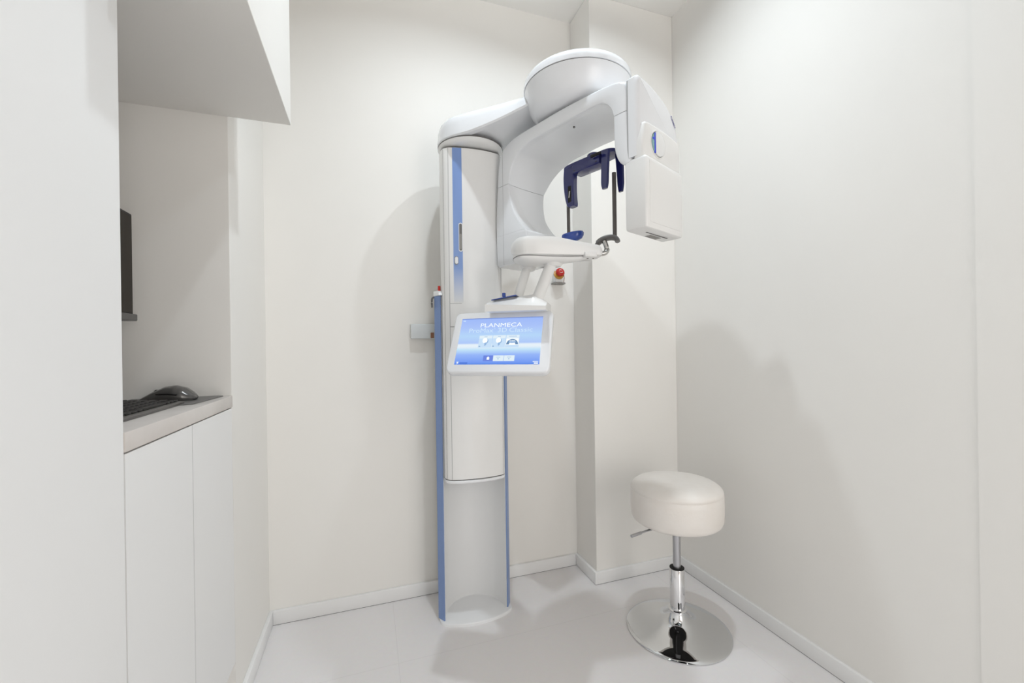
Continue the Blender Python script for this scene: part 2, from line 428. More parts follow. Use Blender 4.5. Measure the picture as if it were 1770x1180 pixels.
# ================================================================== wall socket box, emergency stop
t = thing('socket_box', 'flat pale grey trunking box on the back wall left of the x-ray column', 'wall box', (0.23, YB, 1.145))
obj('cover', B((0.177, YB-0.028, 1.142), (0.30, YB, 1.206), 0.003, 2), M['box'], t)
obj('cable_entry', B((0.262, YB-0.033, 1.144), (0.276, YB-0.027, 1.168), 0.001, 1), M['brown'], t)

ex, ez = 0.893, 1.455
t = thing('emergency_stop', 'red emergency stop button with amber collar on the back wall beside the pillar', 'emergency stop', (ex, YB, ez))
obj('housing', B((ex-0.021, YB-0.030, ez-0.042), (ex+0.021, YB, ez+0.030), 0.006, 3), M['white'], t)
obj('ledge', B((ex-0.031, YB-0.036, ez-0.050), (ex+0.031, YB, ez-0.042), 0.001, 1), M['label'], t)
mx = Matrix.Translation((ex-0.003, YB-0.028, ez-0.004)) @ Matrix.Rotation(math.radians(66), 4, 'X')
bm = lathe([(0.001, 0), (0.026, 0), (0.026, 0.006), (0.016, 0.010), (0.001, 0.010)], 0, 0, 32); xf(bm, mx); obj('collar', bm, M['amber'], t)
kn = obj('knob', xf(lathe([(0.001, 0.008), (0.012, 0.008), (0.014, 0.016), (0.021, 0.018), (0.0225, 0.024), (0.019, 0.030), (0.001, 0.032)], 0, 0, 32), mx), M['red'], t)
bm = bmesh.new()
for a0 in (20, 200):
    tube([(0.0085*math.cos(math.radians(a0+14*k)), 0.0085*math.sin(math.radians(a0+14*k)), 0.0) for k in range(10)], [0.0004+0.0016*k/9 for k in range(10)], 8, bm=bm)
xf(bm, mx @ Matrix.Translation((0, 0, 0.0316)))
obj('emblem', bm, M['white'], kn)
bm = tube([(ex+0.02, YB-0.04, ez), (ex+0.024, YB-0.036, ez-0.02), (ex+0.023, YB-0.032, ez-0.045)], 0.0016, 8); obj('lanyard', bm, M['brown'], t)

# ================================================================== x-ray unit
X = thing('panoramic_xray_unit', 'white floor-standing dental panoramic x-ray machine with blue stripes and overhead rotating arm', 'x-ray machine', (0.405, 1.75, 0))
bm = prism(cr([(0.286, 1.905, 0), (0.272, 1.80, 0), (0.259, 1.721, 0), (0.262, 1.680, 0), (0.289, 1.655, 0), (0.372, 1.634, 0), (0.463, 1.638, 0), (0.532, 1.661, 0), (0.556, 1.695, 0), (0.545, 1.80, 0), (0.528, 1.905, 0)], 5), 0, 0.012, 0.003, 0.0)
obj('base_plate', bm, M['white'], X)
# fixed outer column with hollow front
conc = [p.to_tuple() for p in cr([(0.277, 1.684, 0), (0.298, 1.750, 0), (0.34, 1.798, 0), (0.395, 1.820, 0), (0.45, 1.812, 0), (0.497, 1.775, 0), (0.522, 1.725, 0), (0.532, 1.684, 0)], 5)]
outl = [(a, b) for a, b, _ in conc] + [(0.540, 1.689), (0.553, 1.712), (0.530, 1.905), (0.284, 1.905), (0.256, 1.712), (0.269, 1.689)]
obj('fixed_column', prism(outl, 0.012, 1.306, 0.0015, 0), M['panel'], X)
def strip(p0, p1, th, z0, z1, bm):
    a = Vector((*p0, 0)); b_ = Vector((*p1, 0)); d = (b_-a).normalized(); n = Vector((d.y, -d.x, 0))
    q = [a, a+n*th, b_+n*th, b_]
    loft(bm, [[v + Vector((0, 0, z)) for v in q] for z in (z0, z1)])
bm = bmesh.new(); strip((0.2565, 1.7135), (0.275, 1.684), 0.004, 0.0125, 1.307, bm); obj('side_profile', bm, M['bluealu'], X)
bm = bmesh.new(); strip((0.534, 1.684), (0.5525, 1.7135), 0.004, 0.0125, 1.307, bm); obj('side_profile', bm, M['bluealu'], X)
bm = bmesh.new(); loft(bm, [[(0.252, 1.720, z), (0.266, 1.672+dz, z), (0.282, 1.672+dz, z), (0.284, 1.72, z)] for z, dz in ((1.308, 0), (1.318, 0.004), (1.328, 0.02))]); obj('profile_cap', bm, M['white'], X)
bm = lathe([(0.001, 1.326), (0.0055, 1.326), (0.0055, 1.346), (0.0045, 1.348), (0.001, 1.348)], 0.272, 1.70, 16); obj('red_cap', bm, M['red'], X)
bm = tube(cr([(0.255, 1.715, 1.305), (0.246, 1.712, 1.300), (0.2435, 1.712, 1.285), (0.2445, 1.712, 1.262)], 5), 0.0038, 8); obj('cable_hook', bm, M['dkgrey'], X)
obj('cable_channel', B((0.2835, 1.672, 0.62), (0.2925, 1.700, 1.328)), M['black'], X)
for z in (1.285, 1.243, 1.195, 0.935):
    obj('clip', B((0.2828, 1.6705, z), (0.2895, 1.674, z+0.004)), M['steel'], X)
# inner telescopic column
obj('inner_column', B((0.296, 1.668, 0.60), (0.508, 1.80, 1.900), 0.004, 2), M['panel'], X)
# carriage with bowed front
def yf(x):
    tb = [(0.279, 1.655), (0.283, 1.640), (0.292, 1.630), (0.302, 1.6235), (0.33, 1.6145), (0.37, 1.6085), (0.42, 1.607), (0.46, 1.611), (0.495, 1.619), (0.510, 1.627), (0.518, 1.640), (0.520, 1.655)]
    for (a0, v0), (a1, v1) in zip(tb, tb[1:]):
        if x <= a1: k = max(0, (x-a0)/(a1-a0)); return v0+(v1-v0)*k
    return tb[-1][1]
fx = [0.279, 0.280, 0.283, 0.287, 0.292, 0.297, 0.302, 0.316, 0.33, 0.35, 0.37, 0.395, 0.42, 0.44, 0.46, 0.478, 0.495, 0.503, 0.510, 0.514, 0.518, 0.520]
car = prism([(x, yf(x)) for x in fx] + [(0.520, 1.70), (0.279, 1.70)], 0.588, 1.874, 0.0, 0.0)
CAR = obj('carriage', car, M['shell2'], X, 32)
bm = prism([(x, yf(x)-0.003) for x in fx] + [(0.522, 1.70), (0.277, 1.70)], 0.572, 0.584, 0.004, 0.004); obj('lower_lip', bm, M['shell'], X)
bm = prism([(x, yf(x)+0.004) for x in fx] + [(0.516, 1.69), (0.283, 1.69)], 0.583, 0.589); obj('lower_gap', bm, M['seam'], X)
bm = prism([(x, yf(x)+0.003) for x in fx] + [(0.517, 1.69), (0.282, 1.69)], 1.873, 1.8775); obj('upper_gap', bm, M['seam'], X)
def onfront(xs, z0, z1, th, inset=0.0):
    """thin shell following the bowed carriage front"""
    bm = bmesh.new(); a = [(x, yf(x)-th, 0) for x in xs]; b_ = [(x, yf(x)+0.001, 0) for x in reversed(xs)]
    loft(bm, [[(p[0], p[1], z) for p in a+b_] for z in (z0, z1)]); return bm
st = obj('blue_stripe', onfront([0.316, 0.322, 0.33, 0.337, 0.344, 0.351], 1.275, 1.8735, 0.0006), M['stripe'], CAR)
obj('seam', onfront([0.2995, 0.3012], 0.589, 1.873, 0.0004), M['softseam'], CAR)
obj('seam', onfront([0.2825, 0.2840], 0.589, 1.873, 0.0004), M['seam'], CAR)
obj('seam', onfront([0.5085, 0.5095], 0.589, 1.873, 0.0004), M['softseam'], CAR)
obj('seam', onfront([0.3012, 0.316], 1.1795, 1.1815, 0.0004), M['seam'], CAR)
obj('seam', onfront([0.3012, 0.33, 0.345], 1.270, 1.271, 0.0004), M['softseam'], CAR)
# slot and push button in the stripe
def pill(cx, cz, hw, hh, th, d=0.0):
    pts = []
    for k in range(17): a = PI*k/16; pts.append((cx+hw*math.cos(a), cz+hh-hw+hw*math.sin(a)))
    for k in range(17): a = PI+PI*k/16; pts.append((cx+hw*math.cos(a), cz-hh+hw+hw*math.sin(a)))
    bm = bmesh.new(); y = yf(cx)
    loft(bm, [[(p[0], yf(p[0])-th, p[1]) for p in pts], [(p[0], yf(p[0])+0.001, p[1]) for p in pts]]); return bm
obj('slot_frame', pill(0.3435, 1.527, 0.0075, 0.056, 0.002), M['shell'], CAR)
obj('slot', pill(0.3435, 1.527, 0.0052, 0.052, 0.0024), M['seam'], CAR)
obj('slot_lever', pill(0.3435, 1.510, 0.0038, 0.030, 0.0032), M['label'], CAR)
obj('button_frame', pill(0.3265, 1.437, 0.0075, 0.016, 0.0018), M['label'], CAR)
obj('button', pill(0.3265, 1.437, 0.0055, 0.0135, 0.0034), M['white'], CAR)
# shoulder arm
AX, AY = 0.405, 1.686
ad = Vector((0.674, -0.739)).normalized(); an = Vector((-ad.y, ad.x))   # an points to the far side (+x,+y)
hw_tab = [(-0.133, 0.0), (-0.128, 0.036), (-0.115, 0.067), (-0.094, 0.094), (-0.066, 0.1155), (-0.033, 0.129), (0.0, 0.133), (0.04, 0.1305), (0.08, 0.1255), (0.13, 0.1185), (0.18, 0.111), (0.23, 0.105), (0.28, 0.100), (0.33, 0.097), (0.38, 0.095)]
def arm_out(scale, rim):
    near = []; far = []
    for s, h in hw_tab:
        s2 = s + (rim if s < 0 else 0)*(-s/0.133); h2 = max(h-rim, 0)*scale
        p = Vector((AX, AY)) + ad*s2
        near.append((p - an*h2, s)); far.append((p + an*h2, s))
    return near + far[::-1][:-1] if False else near[::-1] + far[1:]
def zb(s): return 1.901 + 0.052*max(0, min(1, (s-0.06)/0.26))**1.3
def zt(s): return 1.996 + 0.004*max(0, min(1, s/0.3))
secs = []
for rim, kz_ in ((0.02, -0.0), (0.004, 0.002), (0.0, 0.008)):
    secs.append([(p.x, p.y, zb(s)+kz_) for p, s in arm_out(1, rim)])
for rim, kz_ in ((0.003, 0.045), (0.008, 0.022), (0.018, 0.008), (0.035, 0.0)):
    secs.append([(p.x, p.y, zt(s)-kz_*(1 - 0.35*max(0, min(1, s/0.3)))) for p, s in arm_out(1, rim)])
bm = bmesh.new(); loft(bm, secs); obj('shoulder_arm', bm, M['shell'], X, 33)
bm = lathe([(0.10, 1.8815), (0.112, 1.8825), (0.124, 1.888), (0.1315, 1.898), (0.10, 1.898)], AX, AY, 72); obj('arm_collar', bm, M['shell2'], X)
bm = lathe([(0.10, 1.8975), (0.1315, 1.8975), (0.1315, 1.902), (0.10, 1.902)], AX, AY, 72); obj('collar_gap', bm, M['seam'], X)
# rotation disc
CX, CY = 0.715, 1.346
bm = lathe([(0.06, 1.905), (0.135, 1.908), (0.160, 1.925), (0.1745, 1.950), (0.1835, 1.978), (0.187, 1.9975), (0.06, 1.9975)], CX, CY, 96); DISC = obj('rotation_disc', bm, M['shell'], X, 50)
bm = lathe([(0.06, 1.9965), (0.186, 1.9965), (0.186, 2.0005), (0.06, 2.0005)], CX, CY, 96); obj('disc_gap', bm, M['seam'], DISC)
bm = lathe([(0.06, 2.0), (0.1895, 2.0), (0.1895, 2.010), (0.1885, 2.022), (0.183, 2.030), (0.165, 2.035), (0.001, 2.04)], CX, CY, 96); obj('disc_cover', bm, M['shell'], DISC, 60)

# ---------------- rotating C-arm, in its own axes: U towards the tube head, W sideways
th_ = math.radians(22.5)
Wv = Vector((math.cos(th_), math.sin(th_), 0)); Uv = Vector((math.sin(th_), -math.cos(th_), 0)); C0 = Vector((CX, CY, 0))
def L(u, w_, z): return C0 + Uv*u + Wv*w_ + Vector((0, 0, z))
def lmx():   # local (u, w, z) -> world
    m = Matrix((Uv, Wv, Vector((0, 0, 1)))).transposed().to_4x4(); m.translation = C0; return m
def ribbon(stations, n=5):
    """stations: (Ou,Oz, Iu,Iz, wn, wf, chamfer_width, recess)"""
    S = cr([Vector(s) if False else s for s in []]) if False else None
    import itertools
    def crn(tab, n):
        out = []; N = len(tab)
        for i in range(N-1):
            p0, p1, p2, p3 = tab[max(i-1, 0)], tab[i], tab[i+1], tab[min(i+2, N-1)]
            for k in range(n):
                t = k/n
                out.append([0.5*((2*b)+(-a+c)*t+(2*a-5*b+4*c-d)*t*t+(-a+3*b-3*c+d)*t**3) for a, b, c, d in zip(p0, p1, p2, p3)])
        out.append(list(tab[-1])); return out
    secs = []
    for Ou, Oz, Iu, Iz, wn, wf, cw, rc in crn(stations, n):
        O = Vector((Ou, Oz)); I = Vector((Iu, Iz)); d = (I-O); ln = d.length; d.normalize()
        r = 0.010
        I2 = I - d*rc                              # recessed inner surface
        pts = []
        def add(w_, q): pts.append(L(q.x, w_, q.y))
        for k in range(4): a = PI/2*k/3; add(wn+r*(1-math.cos(a)) if False else wn + r*(1-math.sin(PI/2-a) if False else 1-math.cos(PI/2-a)), O+d*r*(1-math.sin(PI/2-a)))
        # the near side face
        add(wn, I-d*0.004); add(wn+0.0015, I-d*0.001)
        add(wn+0.004, I - d*rc*0.03)
        add(wn+cw*0.5, I-d*rc*0.55); add(wn+cw, I2+d*0.0004)
        add(wn+cw+0.006, I2-d*0.0015)
        q = wf-0.015-(wn+cw+0.006)
        add(wn+cw+0.006+q*0.35, I2-d*0.005); add(wn+cw+0.006+q*0.7, I2-d*0.005)
        add(wf-0.015, I2-d*0.002); add(wf-0.003, I2-d*0.004); add(wf, I2-d*0.010)
        for k in range(4): a = PI/2*k/3; add(wf-r*(1-math.cos(a)), O+d*r*(1-math.sin(a)))
        secs.append(pts)
    return secs
WN = -0.110
arch = [
 (-0.322, 1.727, -0.253, 1.727, WN, 0.095, 0.012, 0.004),
 (-0.317, 1.790, -0.236, 1.785, WN, 0.125, 0.022, 0.006),
 (-0.300, 1.850, -0.205, 1.820, WN, 0.145, 0.030, 0.010),
 (-0.265, 1.878, -0.170, 1.834, WN, 0.150, 0.030, 0.010),
 (-0.200, 1.890, -0.125, 1.845, WN, 0.150, 0.030, 0.008),
 (-0.100, 1.894, -0.060, 1.8455, WN, 0.150, 0.030, 0.008),
 (0.000, 1.896, 0.000, 1.846, WN, 0.150, 0.030, 0.008),
 (0.100, 1.893, 0.070, 1.8455, WN, 0.150, 0.030, 0.008),
 (0.200, 1.886, 0.140, 1.845, WN, 0.150, 0.030, 0.008),
 (0.262, 1.872, 0.190, 1.838, WN, 0.150, 0.024, 0.006),
 (0.276, 1.835, 0.218, 1.812, WN, 0.145, 0.018, 0.004),
 (0.276, 1.782, 0.229, 1.782, WN, 0.135, 0.012, 0.002),
]
bm = bmesh.new(); loft(bm, ribbon(arch, 6)); CARM = obj('rotating_arm', bm, M['shell'], X, 42)
leg_l = [
 (-0.322, 1.7255, -0.253, 1.7255, WN, 0.095, 0.016, 0.004),
 (-0.327, 1.680, -0.246, 1.680, WN, 0.092, 0.050, 0.012),
 (-0.332, 1.620, -0.228, 1.620, WN, 0.098, 0.082, 0.024),
 (-0.334, 1.577, -0.202, 1.577, WN, 0.112, 0.105, 0.032),
 (-0.333, 1.550, -0.180, 1.550, WN, 0.124, 0.118, 0.036),
 (-0.333, 1.535, -0.165, 1.535, WN, 0.130, 0.124, 0.036),
]
bm = bmesh.new(); loft(bm, ribbon(leg_l, 5)); SENS = obj('sensor_leg', bm, M['shell'], X, 42)
def boxplan(u0, u1, w0, w1, r):
    out = []
    for cu, cw_, a0 in ((u1-r, w1-r, 0), (u0+r, w1-r, 90), (u0+r, w0+r, 180), (u1-r, w0+r, 270)):
        for k in range(5): a = math.radians(a0+22.5*k); out.append((cu+r*math.cos(a), cw_+r*math.sin(a)))
    return out
# sensor box at the foot of the leg
bm = bmesh.new()
box_l = [(-0.333, 1.5345, -0.164, 1.5345, WN, 0.134, 0.006, 0.001), (-0.333, 1.530, -0.158, 1.530, WN, 0.138, 0.006, 0.001), (-0.333, 1.522, -0.156, 1.522, WN, 0.142, 0.006, 0.001), (-0.332, 1.455, -0.156, 1.455, WN, 0.098, 0.006, 0.001),
         (-0.331, 1.424, -0.156, 1.424, WN, 0.058, 0.006, 0.001), (-0.326, 1.415, -0.162, 1.415, WN+0.004, 0.048, 0.006, 0.001)]
loft(bm, ribbon(box_l, 1)); SB = obj('sensor_box', bm, M['shell'], X, 42)
def lbox(a, b, bev=0, seg=2): return xf(B(a, b, bev, seg), lmx())
obj('vent_grille', lbox((-0.215, -0.015, 1.4135), (-0.175, 0.035, 1.4165), 0.001, 1), M['dkgrey'], SB)
obj('seam', lbox((-0.2865, WN-0.0004, 1.42), (-0.2855, WN+0.002, 1.86)), M['softseam'], SENS)
# tiny laser window under the arch
bm = tube([L(0.045, -0.072, 1.838), L(0.045, -0.072, 1.8345)], 0.004, 10); obj('laser_window', bm, M['dkgrey'], CARM)

# right-hand leg cover
leg_r = [
 (0.276, 1.7805, 0.229, 1.7805, WN, 0.135, 0.012, 0.002),
 (0.278, 1.73, 0.2295, 1.73, WN, 0.130, 0.012, 0.002),
 (0.281, 1.68, 0.231, 1.685, WN, 0.125, 0.012, 0.002),
 (0.284, 1.655, 0.238, 1.657, WN, 0.122, 0.012, 0.002),
 (0.286, 1.640, 0.248, 1.638, WN, 0.120, 0.010, 0.002),
 (0.288, 1.632, 0.262, 1.626, WN, 0.118, 0.006, 0.001),
]
bm = bmesh.new(); loft(bm, ribbon(leg_r, 5)); obj('leg_cover', bm, M['shell'], X, 42)
# tube head outer shell: outline in (w, z), thick in u
def slab_wz(pts, u0, u1, r, bm=None, seg=4):
    bm = prism(pts, u0, u1, r, 0.001, seg)
    # prism built in (x=w, y=z, z=u): map
    m = Matrix((Wv, Vector((0, 0, 1)), Uv)).transposed().to_4x4(); m.translation = C0
    return xf(bm, m)
top = [(p.x, p.y) for p in cr([(WN, 1.640, 0), (WN, 1.75, 0), (WN, 1.866, 0)], 4)]
arc = [(p.x, p.y) for p in cr([(WN+0.008, 1.874, 0), (-0.06, 1.871, 0), (-0.01, 1.862, 0), (0.04, 1.846, 0), (0.08, 1.824, 0), (0.105, 1.797, 0), (0.119, 1.76, 0), (0.124, 1.71, 0), (0.122, 1.66, 0), (0.118, 1.640, 0)], 4)]
HEAD = obj('tube_head', slab_wz(top+arc, 0.278, 0.312, 0.014), M['shell'], X, 42)
obj('seam', slab_wz([(a*0.996, 1.64+(b-1.64)*0.996) for a, b in top+arc], 0.274, 0.2785, 0.0005), M['softseam'], HEAD)
# raised cover and lower collimator box
up_ = [(p.x, p.y) for p in cr([(-0.128+0.02, 1.632, 0), (-0.108, 1.68, 0), (-0.099, 1.725, 0), (-0.094, 1.735, 0), (-0.083, 1.739, 0), (-0.04, 1.740, 0), (0.02, 1.739, 0), (0.07, 1.734, 0), (0.092, 1.728, 0), (0.101, 1.715, 0), (0.103, 1.68, 0), (0.100, 1.632, 0)], 4)]
obj('raised_cover', slab_wz(up_, 0.296, 0.326, 0.010), M['shell2'], X, 42)
bx = boxplan(0.264, 0.335, WN, 0.097, 0.007)
bm = bmesh.new()
def ztop(u, w_): return 1.636 - 0.0*(w_) - 0.006*max(0, (w_-0.0)/0.1)
loft(bm, [[L(0.2995+(u-0.2995)*0.86, -0.0065+(w_+0.0065)*0.95, 1.4305) for u, w_ in bx], [L(0.2995+(u-0.2995)*0.96, -0.0065+(w_+0.0065)*0.985, 1.433) for u, w_ in bx], [L(u, w_, 1.440) for u, w_ in bx], [L(u, w_, ztop(u, w_)-0.010) for u, w_ in bx],
          [L(0.2995+(u-0.2995)*0.93, -0.0065+(w_+0.0065)*0.98, ztop(u, w_)-0.003) for u, w_ in bx], [L(0.2995+(u-0.2995)*0.8, -0.0065+(w_+0.0065)*0.95, ztop(u, w_)) for u, w_ in bx]])
COL = obj('collimator_box', bm, M['shell2'], X, 42)
obj('recessed_panel', slab_wz([(-0.094, 1.448), (0.082, 1.448), (0.082, 1.617), (-0.094, 1.622)], 0.3345, 0.3362, 0.0012), M['shell2'], COL)
obj('slot', lbox((0.300, -0.060, 1.4295), (0.3035, 0.060, 1.432)), M['seam'], COL)
obj('rating_label', lbox((0.262+0.010, -0.020, 1.4298), (0.292, 0.040, 1.432)), M['label'], COL)
# round control window
m_wz = Matrix((Wv, Vector((0, 0, 1)), Uv)).transposed().to_4x4(); m_wz.translation = L(0, -0.031, 1.686)
def disc_u(prof, seg=40): return xf(lathe(prof, 0, 0, seg), m_wz)
CW = obj('control_window', disc_u([(0.001, 0.322), (0.041, 0.322), (0.041, 0.3275), (0.0395, 0.3285), (0.037, 0.3275), (0.0365, 0.3255), (0.001, 0.3255)]), M['shell2'], HEAD)
obj('dark_ring', disc_u([(0.001, 0.325), (0.0365, 0.325), (0.0365, 0.3262), (0.001, 0.3262)]), M['seam'], HEAD)
def seg_disc(x0, x1, R, d0, d1):
    pts = []
    n = 20
    a0 = math.acos(max(-1, min(1, x1/R))); a1 = math.acos(max(-1, min(1, x0/R)))
    for k in range(n+1): a = a0+(a1-a0)*k/n; pts.append((R*math.cos(a), R*math.sin(a)))
    for k in range(n+1): a = a1+(a0-a1)*k/n; pts.append((R*math.cos(a), -R*math.sin(a)))
    out = []
    for p in pts:
        if not out or (Vector(p)-Vector(out[-1])).length > 1e-5: out.append(p)
    bm = prism(out, d0, d1, 0.0008, 0); return xf(bm, m_wz)
obj('silver_lens', seg_disc(-0.016, 0.0345, 0.0350, 0.3255, 0.3305), M['panel'], HEAD)
obj('teal_lens', seg_disc(-0.0350, -0.022, 0.0350, 0.3255, 0.3285), M['teal'], HEAD)
obj('blue_light_bar', seg_disc(-0.0215, -0.0175, 0.0345, 0.3255, 0.3295), M['bluelight'], HEAD)
obj('status_light', xf(lathe([(0.001, 0.328), (0.0045, 0.328), (0.004, 0.3295), (0.001, 0.330)], -0.0275, 0.010, 14), m_wz), M['bluelight'], HEAD)
bm = text_bm('PLANMECA', 0.040, 0.0085, 0.0006, 0.01)
mz = Matrix((Wv, Vector((0, 0, 1)), Uv)).transposed().to_4x4(); mz.translation = L(0.3121, 0.088, 1.797)
xf(bm, mz @ Matrix.Rotation(math.radians(-48), 4, 'Z')); obj('maker_lettering', bm, M['purple'], HEAD, smooth=False)

# ---------------- patient table
near = [(0.452, 1.300), (0.456, 1.274), (0.470, 1.254), (0.495, 1.243), (0.55, 1.232), (0.61, 1.222), (0.66, 1.212), (0.70, 1.202), (0.718, 1.200)]
far = [(0.728, 1.212), (0.738, 1.25), (0.742, 1.30), (0.735, 1.36), (0.705, 1.408), (0.64, 1.425), (0.57, 1.425), (0.50, 1.400), (0.462, 1.355)]
tp = [(p.x, p.y) for p in cr([(a, b, 0) for a, b in near+far], 5, closed=True)]
cxm = sum(p[0] for p in tp)/len(tp); cym = sum(p[1] for p in tp)/len(tp)
def inset(pts, k): return [(cxm+(x-cxm)*(1-k), cym+(y-cym)*(1-k)) for x, y in pts]
def tz(x, y): return 1.452 - 0.027*max(0, (x-0.57)/0.15)
def bz(x, y): return 1.393 + 0.030*max(0, min(1, (y-1.27)/0.14))
rows_ = []
for k, f in ((0.10, lambda x, y: bz(x, y)+0.0), (0.015, lambda x, y: bz(x, y)+0.001), (0.0, lambda x, y: bz(x, y)+0.006), (0.0, lambda x, y: tz(x, y)-0.018), (0.02, lambda x, y: tz(x, y)-0.007), (0.06, lambda x, y: tz(x, y)-0.001), (0.12, lambda x, y: tz(x, y))):
    rows_.append([(x, y, f(x, y)) for x, y in inset(tp, k)])
bm = bmesh.new(); loft(bm, rows_); TAB = obj('patient_table', bm, M['shell2'], X, 42)
bl = [(p.x, p.y) for p in cr([(0.457, 1.300, 0), (0.466, 1.268, 0), (0.50, 1.256, 0), (0.56, 1.252, 0), (0.62, 1.240, 0), (0.67, 1.225, 0), (0.685, 1.24, 0), (0.65, 1.29, 0), (0.61, 1.33, 0), (0.58, 1.39, 0), (0.54, 1.405, 0), (0.495, 1.385, 0), (0.465, 1.345, 0)], 4, closed=True)]
bc = (0.55, 1.31)
def bin_(k): return [(bc[0]+(x-bc[0])*(1-k), bc[1]+(y-bc[1])*(1-k)) for x, y in bl]
bm = bmesh.new(); loft(bm, [[(x, y, 1.412) for x, y in bin_(0)], [(x, y, 1.391) for x, y in bin_(0)], [(x, y, 1.384) for x, y in bin_(0.05)], [(x, y, 1.378) for x, y in bin_(0.22)], [(x, y, 1.374) for x, y in bin_(0.5)]])
UP = obj('under_panel', bm, M['shell2'], TAB, 50)
bm = bmesh.new(); loft(bm, [[(bc[0]+(x-bc[0])*1.006, bc[1]+(y-bc[1])*1.012, z) for x, y in bl] for z in (1.3905, 1.3925)]); obj('panel_gap', bm, M['seam'], TAB)
bm = xf(B((-0.020, -0.045, 1.386), (0.020, 0.028, 1.402), 0.003, 2), Matrix.Translation((0.690, 1.245, 0)) @ Matrix.Rotation(math.radians(-12), 4, 'Z')); obj('end_block', bm, M['shell2'], TAB)
for q in ((0.683, 1.228), (0.70, 1.222)):
    obj('screw', lathe([(0.001, 1.3845), (0.003, 1.3845), (0.003, 1.387), (0.001, 1.387)], q[0], q[1], 10), M['label'], TAB)
bm = tube([(0.478, 1.288, 1.385), (0.478, 1.288, 1.3815)], 0.0032, 10); obj('indicator', bm, M['label'], TAB)
# support legs and bracket
def leg(a, b, r0, r1, name='support_leg'):
    a = Vector(a); b = Vector(b)
    bm = tube([a, a+(b-a)*0.10, a+(b-a)*0.5, a+(b-a)*0.97, b], [r0*1.35, r0, (r0+r1)/2, r1, r1], 24); return obj(name, bm, M['shell2'], X, 50)
leg((0.535, 1.388, 1.388), (0.479, 1.345, 1.262), 0.0155, 0.0155)
leg((0.590, 1.300, 1.388), (0.517, 1.268, 1.248), 0.0185, 0.0185)
sock = lathe([(0.001, 1.364), (0.022, 1.366), (0.029, 1.376), (0.032, 1.392), (0.001, 1.392)], 0.536, 1.388, 32); obj('leg_socket', sock, M['shell2'], TAB)
sock = lathe([(0.001, 1.364), (0.026, 1.366), (0.034, 1.376), (0.037, 1.394), (0.001, 1.394)], 0.590, 1.298, 32); obj('leg_socket', sock, M['shell2'], TAB)
# bracket shell: s along the front edge, t going back
P0 = Vector((0.352, 1.301, 0)); P1 = Vector((0.520, 1.2025, 0)); sd = (P1-P0); SL = sd.length; sd.normalize(); td = Vector((-sd.y, sd.x, 0))
def hz(s, t):
    pk = 0.155
    base_ = 1.236 - 0.010*s/SL
    ridge = 1.247 + 0.024*min(1, s/pk) - (0.030*max(0, (s-pk)/(SL-pk)) if s > pk else 0)
    k = min(1, t/0.055); k = k*k*(3-2*k)
    return base_ + (ridge-base_)*k
ns, ntt = 28, 16
bm = bmesh.new(); TD = 0.15
topv = [[bm.verts.new(P0 + sd*(SL*i/ns) + td*(TD*j/ntt) + Vector((0, 0, hz(SL*i/ns, TD*j/ntt)))) for j in range(ntt+1)] for i in range(ns+1)]
botv = [[bm.verts.new(P0 + sd*(SL*i/ns) + td*(TD*j/ntt) + Vector((0, 0, 1.213))) for j in range(ntt+1)] for i in range(ns+1)]
for i in range(ns):
    for j in range(ntt):
        bm.faces.new((topv[i][j], topv[i+1][j], topv[i+1][j+1], topv[i][j+1])); bm.faces.new((botv[i][j], botv[i][j+1], botv[i+1][j+1], botv[i+1][j]))
for i in range(ns):
    bm.faces.new((topv[i][0], botv[i][0], botv[i+1][0], topv[i+1][0])); bm.faces.new((topv[i][ntt], topv[i+1][ntt], botv[i+1][ntt], botv[i][ntt]))
for j in range(ntt):
    bm.faces.new((topv[0][j], topv[0][j+1], botv[0][j+1], botv[0][j])); bm.faces.new((topv[ns][j], botv[ns][j], botv[ns][j+1], topv[ns][j+1]))
BR = obj('support_bracket', bm, M['shell2'], X, 42)
bm = tube([(0.462, 1.410, 1.205), (0.45, 1.45, 1.195), (0.425, 1.52, 1.175), (0.41, 1.625, 1.165)], [0.04, 0.045, 0.055, 0.06], 28, rz=[0.018, 0.022, 0.03, 0.04]); obj('carriage_mount', bm, M['shell2'], X, 50)
# blue tray lying on the bracket, with its knob
def bmx(s, t, z, tilt=0.0):
    m = Matrix((sd, td, Vector((0, 0, 1)))).transposed().to_4x4(); m.translation = P0 + sd*s + td*t + Vector((0, 0, z)); return m @ Matrix.Rotation(tilt, 4, 'Y')
TR = obj('instrument_tray', xf(B((-0.040, 0, 0), (0.045, 0.050, 0.003), 0.001, 1), bmx(0.052, 0.035, 1.258, math.radians(-9))), M['blue'], BR)
obj('tray_knob', xf(B((-0.0055, 0.002, 0), (0.0055, 0.014, 0.014), 0.002, 2), bmx(0.054, 0.035, 1.262, 0)), M['blue'], BR)

# ---------------- rods, head support, chin rests
rodA = L(-0.048, 0, 0); rodB = L(0.151, 0, 0)
obj('support_rod', tube([(rodA.x, rodA.y, 1.425), (rodA.x, rodA.y, 1.66)], 0.0062, 14), M['rod'], X)
obj('support_rod', tube([(rodB.x, rodB.y, 1.452), (rodB.x, rodB.y, 1.668)], 0.0068, 14), M['rod'], X)
HS = bmesh.new()
prof = [(p.x, p.y) for p in cr([(-0.052, -0.012, 0), (-0.040, -0.028, 0), (-0.012, -0.036, 0), (0.05, -0.036, 0), (0.115, -0.036, 0), (0.150, -0.032, 0), (0.168, -0.015, 0), (0.170, 0.010, 0), (0.155, 0.026, 0), (0.11, 0.034, 0), (0.05, 0.040, 0), (-0.01, 0.034, 0), (-0.045, 0.018, 0)], 4, closed=True)]
bm = prism(prof, 1.728, 1.740, 0.003, 0.002); xf(bm, lmx()); HSO = obj('head_support', bm, M['navy'], X, 50)
